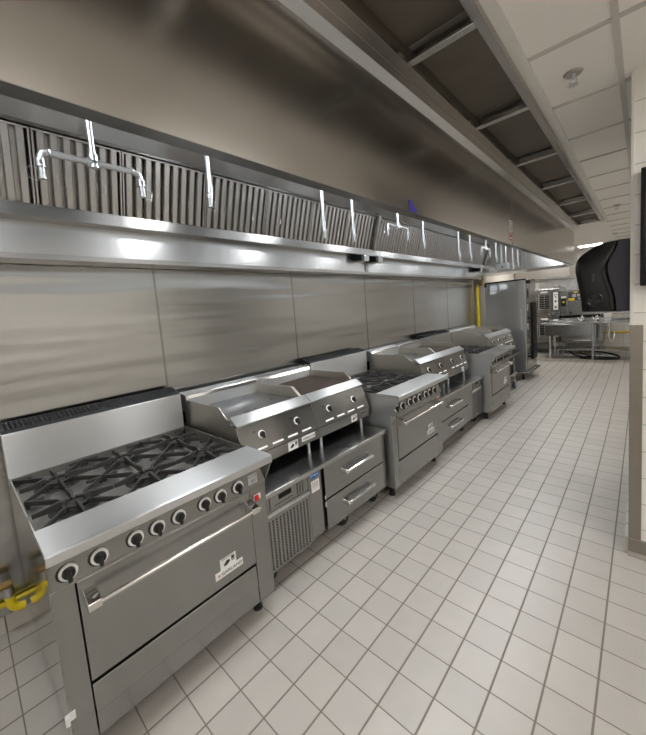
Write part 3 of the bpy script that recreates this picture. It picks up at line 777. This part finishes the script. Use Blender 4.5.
# ------------------------------------------------------------------ wall items near right
PD = empty('paper_towel_dispenser', (XR, 1.32, 1.436), 'black and grey curved paper towel dispenser on the tiled wall', 'paper towel dispenser')
S = [(.013, 1.843), (.008, 1.802), (-.016, 1.753), (-.031, 1.701), (-.025, 1.638), (-.004, 1.558), (.005, 1.495), (.007, 1.436)]
OUT = [(-.043, 1.839), (-.093, 1.821), (-.144, 1.79), (-.174, 1.755), (-.184, 1.70), (-.175, 1.633), (-.162, 1.55), (-.152, 1.442)]
def smooth(p, n=6):
    o = []
    for i in range(len(p)-1):
        p0 = p[max(i-1, 0)]; p1 = p[i]; p2 = p[i+1]; p3 = p[min(i+2, len(p)-1)]
        for k in range(n):
            t = k/n
            o.append(tuple(.5*((2*b)+(-a+c)*t+(2*a-5*b+4*c-d)*t*t+(-a+3*b-3*c+d)*t**3) for a, b, c, d in zip(p0, p1, p2, p3)))
    return o+[p[-1]]
Sp = [(x-XR, z-1.436) for x, z in smooth(S)]; Op = [(x-XR, z-1.436) for x, z in smooth([S[0]]+OUT)]
MB().prism([(-.001, .405)]+[(x, z) for x, z in Sp]+[(-.001, .004)], 'y', .0, .30).build('housing', M['grey_plastic'], PD, .003)
prof = [(x-.001, z) for x, z in Sp]+Op[::-1][:-1]
cxm = -.165; czm = .19
cv = MB(); N = len(prof)
rings = [(.30, 1.), (.02, 1.), (.010, .985), (.003, .95), (-.003, .85), (-.007, .65), (-.010, .35)]
for yy, k in rings: cv.v += [(cxm+(x-cxm)*k, yy, czm+(z-czm)*(k if k > .9 else k)) for x, z in prof]
for a in range(len(rings)-1):
    for i in range(N): cv.f.append((a*N+i, a*N+(i+1) % N, (a+1)*N+(i+1) % N, (a+1)*N+i))
cv.f += [tuple(range(N)), tuple(range((len(rings)-1)*N, len(rings)*N))]
cv.build('cover', M['gloss_black'], PD, 0, 50, 2, False)
kb = MB().ring((-.160, -.010, .077), (0, 1, 0), .036, .006, 28, 10).cyl((-.160, -.010, .077), (-.160, -.002, .077), .031, 24).cyl((-.160, -.016, .077), (-.160, -.004, .077), .012, 16)
for k in range(3):
    t = k*2*PI/3+.5; kb.cyl((-.160, -.013, .077), (-.160+.030*math.cos(t), -.013, .077+.030*math.sin(t)), .004, 8)
kb.build('feed_wheel', M['wheel'], PD)
sl = MB().prism([(-.174, .185), (-.158, .185), (-.160, .235), (-.172, .235)], 'y', -.0115, -.003); sl.build('level_window', M['grey_plastic'], PD)
MB().prism([(-.19, .122), (-.13, .128), (-.125, .135), (-.19, .132)], 'y', -.0085, -.003).build('embossed_arrow', M['black'], PD)

tv = empty('wall_screen', (.108, YC, 1.573), 'black wall screen at the right edge on the tiled end wall', 'screen')
MB().box(0, 1.05, -.05, -.012, 0, .606).build('casing', M['black'], tv, .004)
MB().box(.014, 1.036, -.0512, -.049, .014, .592).build('screen_glass', M['screen'], tv)
MB().box(.3, .75, -.013, -.0005, .15, .45).build('wall_bracket', M['black'], tv)

# ------------------------------------------------------------------ far end: second hood, ovens, steamer, sink table
fh = empty('far_exhaust_hood', (-1.75, 8.9, 1.95), 'second stainless hood at the far end above the ovens', 'exhaust hood')
MB().box(-.60, .58, 0, .02, 0.02, CZ-1.952).box(-.60, -.58, .02, 1.30, .02, CZ-1.952).box(.56, .58, .02, 1.30, .02, CZ-1.952).box(-.58, .56, .02, 1.3, .60, .62).build('canopy', M['filt'], fh, .002)
MB().box(-.605, .585, -.006, .04, -.01, .0195).build('front_lip', M['chrome'], fh, .003)
MB().box(-.57, .55, 1.0, 1.04, .03, .55).build('filter_bank', M['filt'], fh)
hl = MB().box(-.35, .35, .35, .6, .575, .598).build('lamp_lens', M['hoodlamp'], fh)
struct('trim_9', MB().box(-2.36, -.08, YB-.012, YB, .95, 1.95), M['inner'])
struct('trim_10', MB().box(-1.02, -.98, YB-.018, YB-.012, .95, 1.95), M['steel_v'])

def oven(z0, label):
    o = empty('convection_oven', (-2.20, 9.40, z0), label, 'convection oven', 'stacked convection ovens')
    H = .70; W = .745
    MB().box(0, W, .03, .80, 0, H).build('cabinet', M['steel_v'], o, .004)
    MB().box(0, W, .0, .03, 0, .075).build('lower_trim', M['steel'], o, .002)
    for a in ((.10, .16), (.50, .545), (.585, .64)): MB().box(*a, -.004, .0, .02, .055).build('trim_badge', M['chrome'], o)
    d = MB().box(.0, .565, .0, .03, .08, H-.01).build('door', M['steel'], o, .004)
    MB().prism([(.285, .17), (.525, .17), (.545, .19), (.545, .55), (.525, .57), (.285, .57)], 'y', -.006, .0).build('window_frame', M['chrome'], d)
    w = MB().box(.30, .53, -.009, -.006, .185, .555).build('window_glass', M['glass'], d)
    rk = MB()
    for k in range(6): rk.box(.302, .528, -.0105, -.009, .22+k*.06, .226+k*.06)
    rk.box(.412, .418, -.0105, -.009, .187, .553); rk.build('rack_lines', M['pipe'], w)
    MB().box(.33, .49, -.004, .0, .60, .64).build('door_label', M['white'], d)
    MB().tube([(.255, 0, .2), (.255, -.04, .22), (.255, -.04, .52), (.255, 0, .54)], .012, 8).build('door_handle', M['chrome'], d)
    p = MB().box(.57, W, .0, .03, .08, H-.01).build('control_panel', M['steel'], o, .003)
    MB().box(.615, .715, -.004, .0, .15, .60).build('control_plate', M['white'], p)
    k = MB()
    for dx, z, r in ((-.022, .535, .014), (.022, .535, .014), (0, .48, .018), (0, .37, .024), (0, .22, .024)): k.cyl((.665+dx, -.016, z), (.665+dx, -.004, z), r, 14)
    k.build('control_knobs', M['knob'], p)
    return o
o1 = oven(.31, 'lower convection oven of the far stack, half hidden by the sink table')
for x in (.06, .68):
    for y in (.08, .74): MB().cyl((x, y, 0), (x, y, -.31), .025, 12).build('leg', M['pipe'], o1)
MB().box(.03, .72, .04, .78, -.012, -.0005).build('base_tray', M['black'], o1)
o2 = oven(1.0125, 'upper convection oven of the far stack, beside the tall cabinet')
MB().box(.30, .56, .2, .5, .70, .78).box(.60, .70, .12, .4, .70, .76).build('flue_collar', M['filt'], o2)

sm = empty('steamer', (-1.44, 9.42, 1.0), 'boxy stainless steamer with yellow warning labels, right of the ovens', 'steamer')
MB().box(0, .86, .02, .70, 0, .64).build('cabinet', M['steel_v'], sm, .004)
d = MB().box(.0, .145, -.0, .019, .0, .64).build('switch_panel', M['steel'], sm, .002)
MB().box(.02, .12, -.006, 0, .24, .43).build('switch', M['black'], d)
MB().cyl((.07, -.010, .345), (.07, -.006, .345), .024, 16).build('switch_knob', M['yellow'], d)
MB().box(.02, .125, -.004, 0, .45, .49).build('white_label', M['white'], d)
MB().box(.132, .143, -.012, 0, .26, .42).build('latch', M['chrome'], d, .002)
d = MB().box(.15, .86, -.0, .019, .0, .64).build('door', M['steel'], sm, .002)
MB().box(.17, .60, -.003, 0, .375, .585).build('warning_panel', M['ink'], d)
for q in ((.175, .30, -.005, -.003, .375, .43), (.28, .36, -.005, -.003, .555, .585)): MB().box(*q).build('yellow_label', M['yellow'], d)
w = MB()
for k in range(3): w.box(.25+k*.10, .33+k*.10, -.0045, -.003, .45+.012*k, .53)
w.box(.37, .42, -.0045, -.003, .39, .43).box(.45, .52, -.0045, -.003, .39, .42); w.build('label_print', M['grey_ink'], d)
MB().cyl((.22, -.012, .07), (.22, 0, .07), .02, 12).build('drain_plug', M['black'], d)
ss = empty('steamer_stand', (-1.44, 9.42, 0), 'stainless base cabinet under the steamer, behind the sink table', 'equipment stand')
MB().box(0, .86, .02, .70, .30, .93).build('cabinet', M['steel_v'], ss, .004)
MB().box(.02, .84, .0, .019, .42, .92).build('door', M['steel'], ss, .003)
MB().box(.25, .75, -.02, .0, .35, .38).build('towel_bar', M['chrome'], ss)
MB().box(.05, .80, .05, .65, .93, .999).build('plinth', M['black'], ss)
for x in (.05, .81):
    for y in (.07, .65): MB().cyl((x, y, .30), (x, y, 0), .022, 12).build('leg', M['pipe'], ss)

tb_ = empty('sink_table', (-1.80, 8.55, 0), 'long stainless sink table on legs across the far end of the aisle', 'sink table')
TX = 1.86
MB().box(0, .18, 0, .70, .84, .868).box(1.06, TX, 0, .70, .84, .868).box(.18, 1.06, .0, .05, .84, .868).box(.18, 1.06, .55, .70, .84, .868).box(0, TX, .68, .70, .868, .90).build('tabletop', M['steel'], tb_, .003)
MB().box(.165, 1.075, -.012, -.001, .57, .838).build('sink_apron', M['steel'], tb_, .006)
MB().box(.18, .19, .05, .55, .58, .839).box(1.05, 1.06, .05, .55, .58, .839).box(.19, 1.05, .05, .06, .58, .839).box(.19, 1.05, .54, .55, .58, .839).box(.18, 1.06, .05, .55, .57, .579).build('sink_bowl', M['inner'], tb_)
MB().box(.18, TX-.02, .06, .68, .212, .232).build('undershelf', M['steel'], tb_, .002)
for x in (.265, 1.085, TX-.05):
    for y in (.04, .64): MB().cyl((x, y, .84 if x > 1.07 or x < .19 else .57), (x, y, 0), .02, 14).build('leg', M['pipe'], tb_)
dr = MB().cyl((1.35, .35, .84), (1.35, .35, .62), .03, 12).tube([(1.35, .35, .64), (1.35, .35, .48), (1.37, .36, .42), (1.42, .38, .42), (1.44, .39, .50), (1.44, .40, .60), (1.44, .66, .62)], .018, 10)
dr.build('drain_pipe', M['chrome'], tb_)

def faucet(x, y, z, label):
    f = empty('faucet', (x, y, z), label, 'faucet', 'faucets on the sink table')
    MB().cyl((0, 0, 0), (0, 0, .05), .028, 14, .02).build('base', M['chrome'], f)
    MB().tube([(0, 0, .05), (0, 0, .10), (.01, -.02, .125), (.03, -.07, .13), (.04, -.12, .115), (.042, -.13, .09)], .011, 10).build('spout', M['chrome'], f)
    for s in (-1, 1):
        MB().cyl((0, 0, .03), (.045*s, 0, .035), .012, 10).cyl((.045*s, 0, .02), (.045*s, 0, .075), .014, 10).bar((.045*s, 0, .075), (.075*s, -.02, .085), .012, .01).build('valve_handle', M['chrome'], f)
faucet(-.98, 9.12, .869, 'chrome faucet on the sink table, left of another faucet')
faucet(-.70, 9.12, .869, 'chrome faucet on the sink table, just left of the white box')
bx = empty('sanitizer_box', (-.47, 9.08, .8685), 'small white and grey box on the sink table under the towel dispenser', 'box')
MB().box(-.075, .075, -.05, .05, .085, .16).build('lid', M['trim'], bx, .004)
MB().box(-.065, .065, -.045, .045, 0, .085).build('base', M['pipe'], bx, .003)
hs = MB()
pts = []
for k in range(70):
    t = k/69*4.3*PI; rr = .30+.05*math.sin(t*.6)
    pts.append((-.62+1.15*rr*math.cos(t)*1.05+.05*math.sin(t*.37), 8.80+.55*rr*math.sin(t), .02+.16*max(0, math.sin(t*.5+.3))**2*.9))
hs.tube([(-1.42, 9.2, .20), (-1.25, 9.05, .17), (-1.1, 8.95, .06), (-.95, 8.9, .03)], .017, 8)
hs.tube(pts, .017, 8)
o = hs.build('black_hose', M['rubber']); tag(o, 'coiled black hose lying on the floor under the sink table', 'hose')
g3 = empty('far_gas_pipe', (-1.0, YB-.06, .48), 'horizontal yellow gas pipe on the far wall below the sink table', 'gas pipe')
MB().cyl((0, 0, 0), (1.02, 0, 0), .024, 12).cyl((1.0, 0, .0), (1.0, 0, -.48), .024, 12).build('pipe', M['yellow'], g3)
MB().cyl((.74, 0, 0), (.80, 0, 0), .032, 10).cyl((.10, 0, 0), (.14, 0, 0), .032, 10).build('coupling', M['yellow'], g3)
for x in (.35,):
    MB().box(x-.012, x+.012, -.026, .046, -.03, .03).build('pipe_clamp', M['pipe'], g3)

# ------------------------------------------------------------------ world, camera, colour management
w = bpy.data.worlds.new('World'); C.world = w; w.use_nodes = True
w.node_tree.nodes['Background'].inputs['Color'].default_value = (1, .97, .93, 1)
w.node_tree.nodes['Background'].inputs['Strength'].default_value = .03

f, yaw, pitch, roll, px, py = 343.5718, -.7535, -.097, .0798, 323., 346.2363
cy_, sy_ = math.cos(yaw), math.sin(yaw); cp, sp_ = math.cos(pitch), math.sin(pitch)
F = Vector((sy_*cp, cy_*cp, sp_)); R0 = Vector((cy_, -sy_, 0)); D0 = F.cross(R0)
R = R0*math.cos(roll)+D0*math.sin(roll); D = -R0*math.sin(roll)+D0*math.cos(roll)
cam = bpy.data.cameras.new('Camera'); co = bpy.data.objects.new('Camera', cam); COL.objects.link(co)
mw = Matrix((R, -D, -F)).transposed().to_4x4(); mw.translation = Vector((.7521*T, -8.0098*T, 9.7855*T))
co.matrix_world = mw
cam.sensor_fit = 'HORIZONTAL'; cam.sensor_width = 36; cam.lens = 36*f/646
cam.shift_x = -(px-323)/646; cam.shift_y = (py-367.5)/646
cam.clip_start = .02; cam.clip_end = 60
C.camera = co
vs = C.view_settings
vs.view_transform = 'Standard'; vs.look = 'None'; vs.gamma = 1; vs.exposure = .12; vs.use_curve_mapping = False
C.cycles.max_bounces = 10; C.cycles.diffuse_bounces = 5; C.cycles.glossy_bounces = 6
C.cycles.sample_clamp_indirect = 4; C.cycles.caustics_reflective = True; C.cycles.blur_glossy = 1.
C.cycles.use_denoising = True
C.cycles.denoising_input_passes = 'RGB_ALBEDO_NORMAL'; C.cycles.denoising_prefilter = 'ACCURATE'; C.cycles.denoising_quality = 'HIGH'
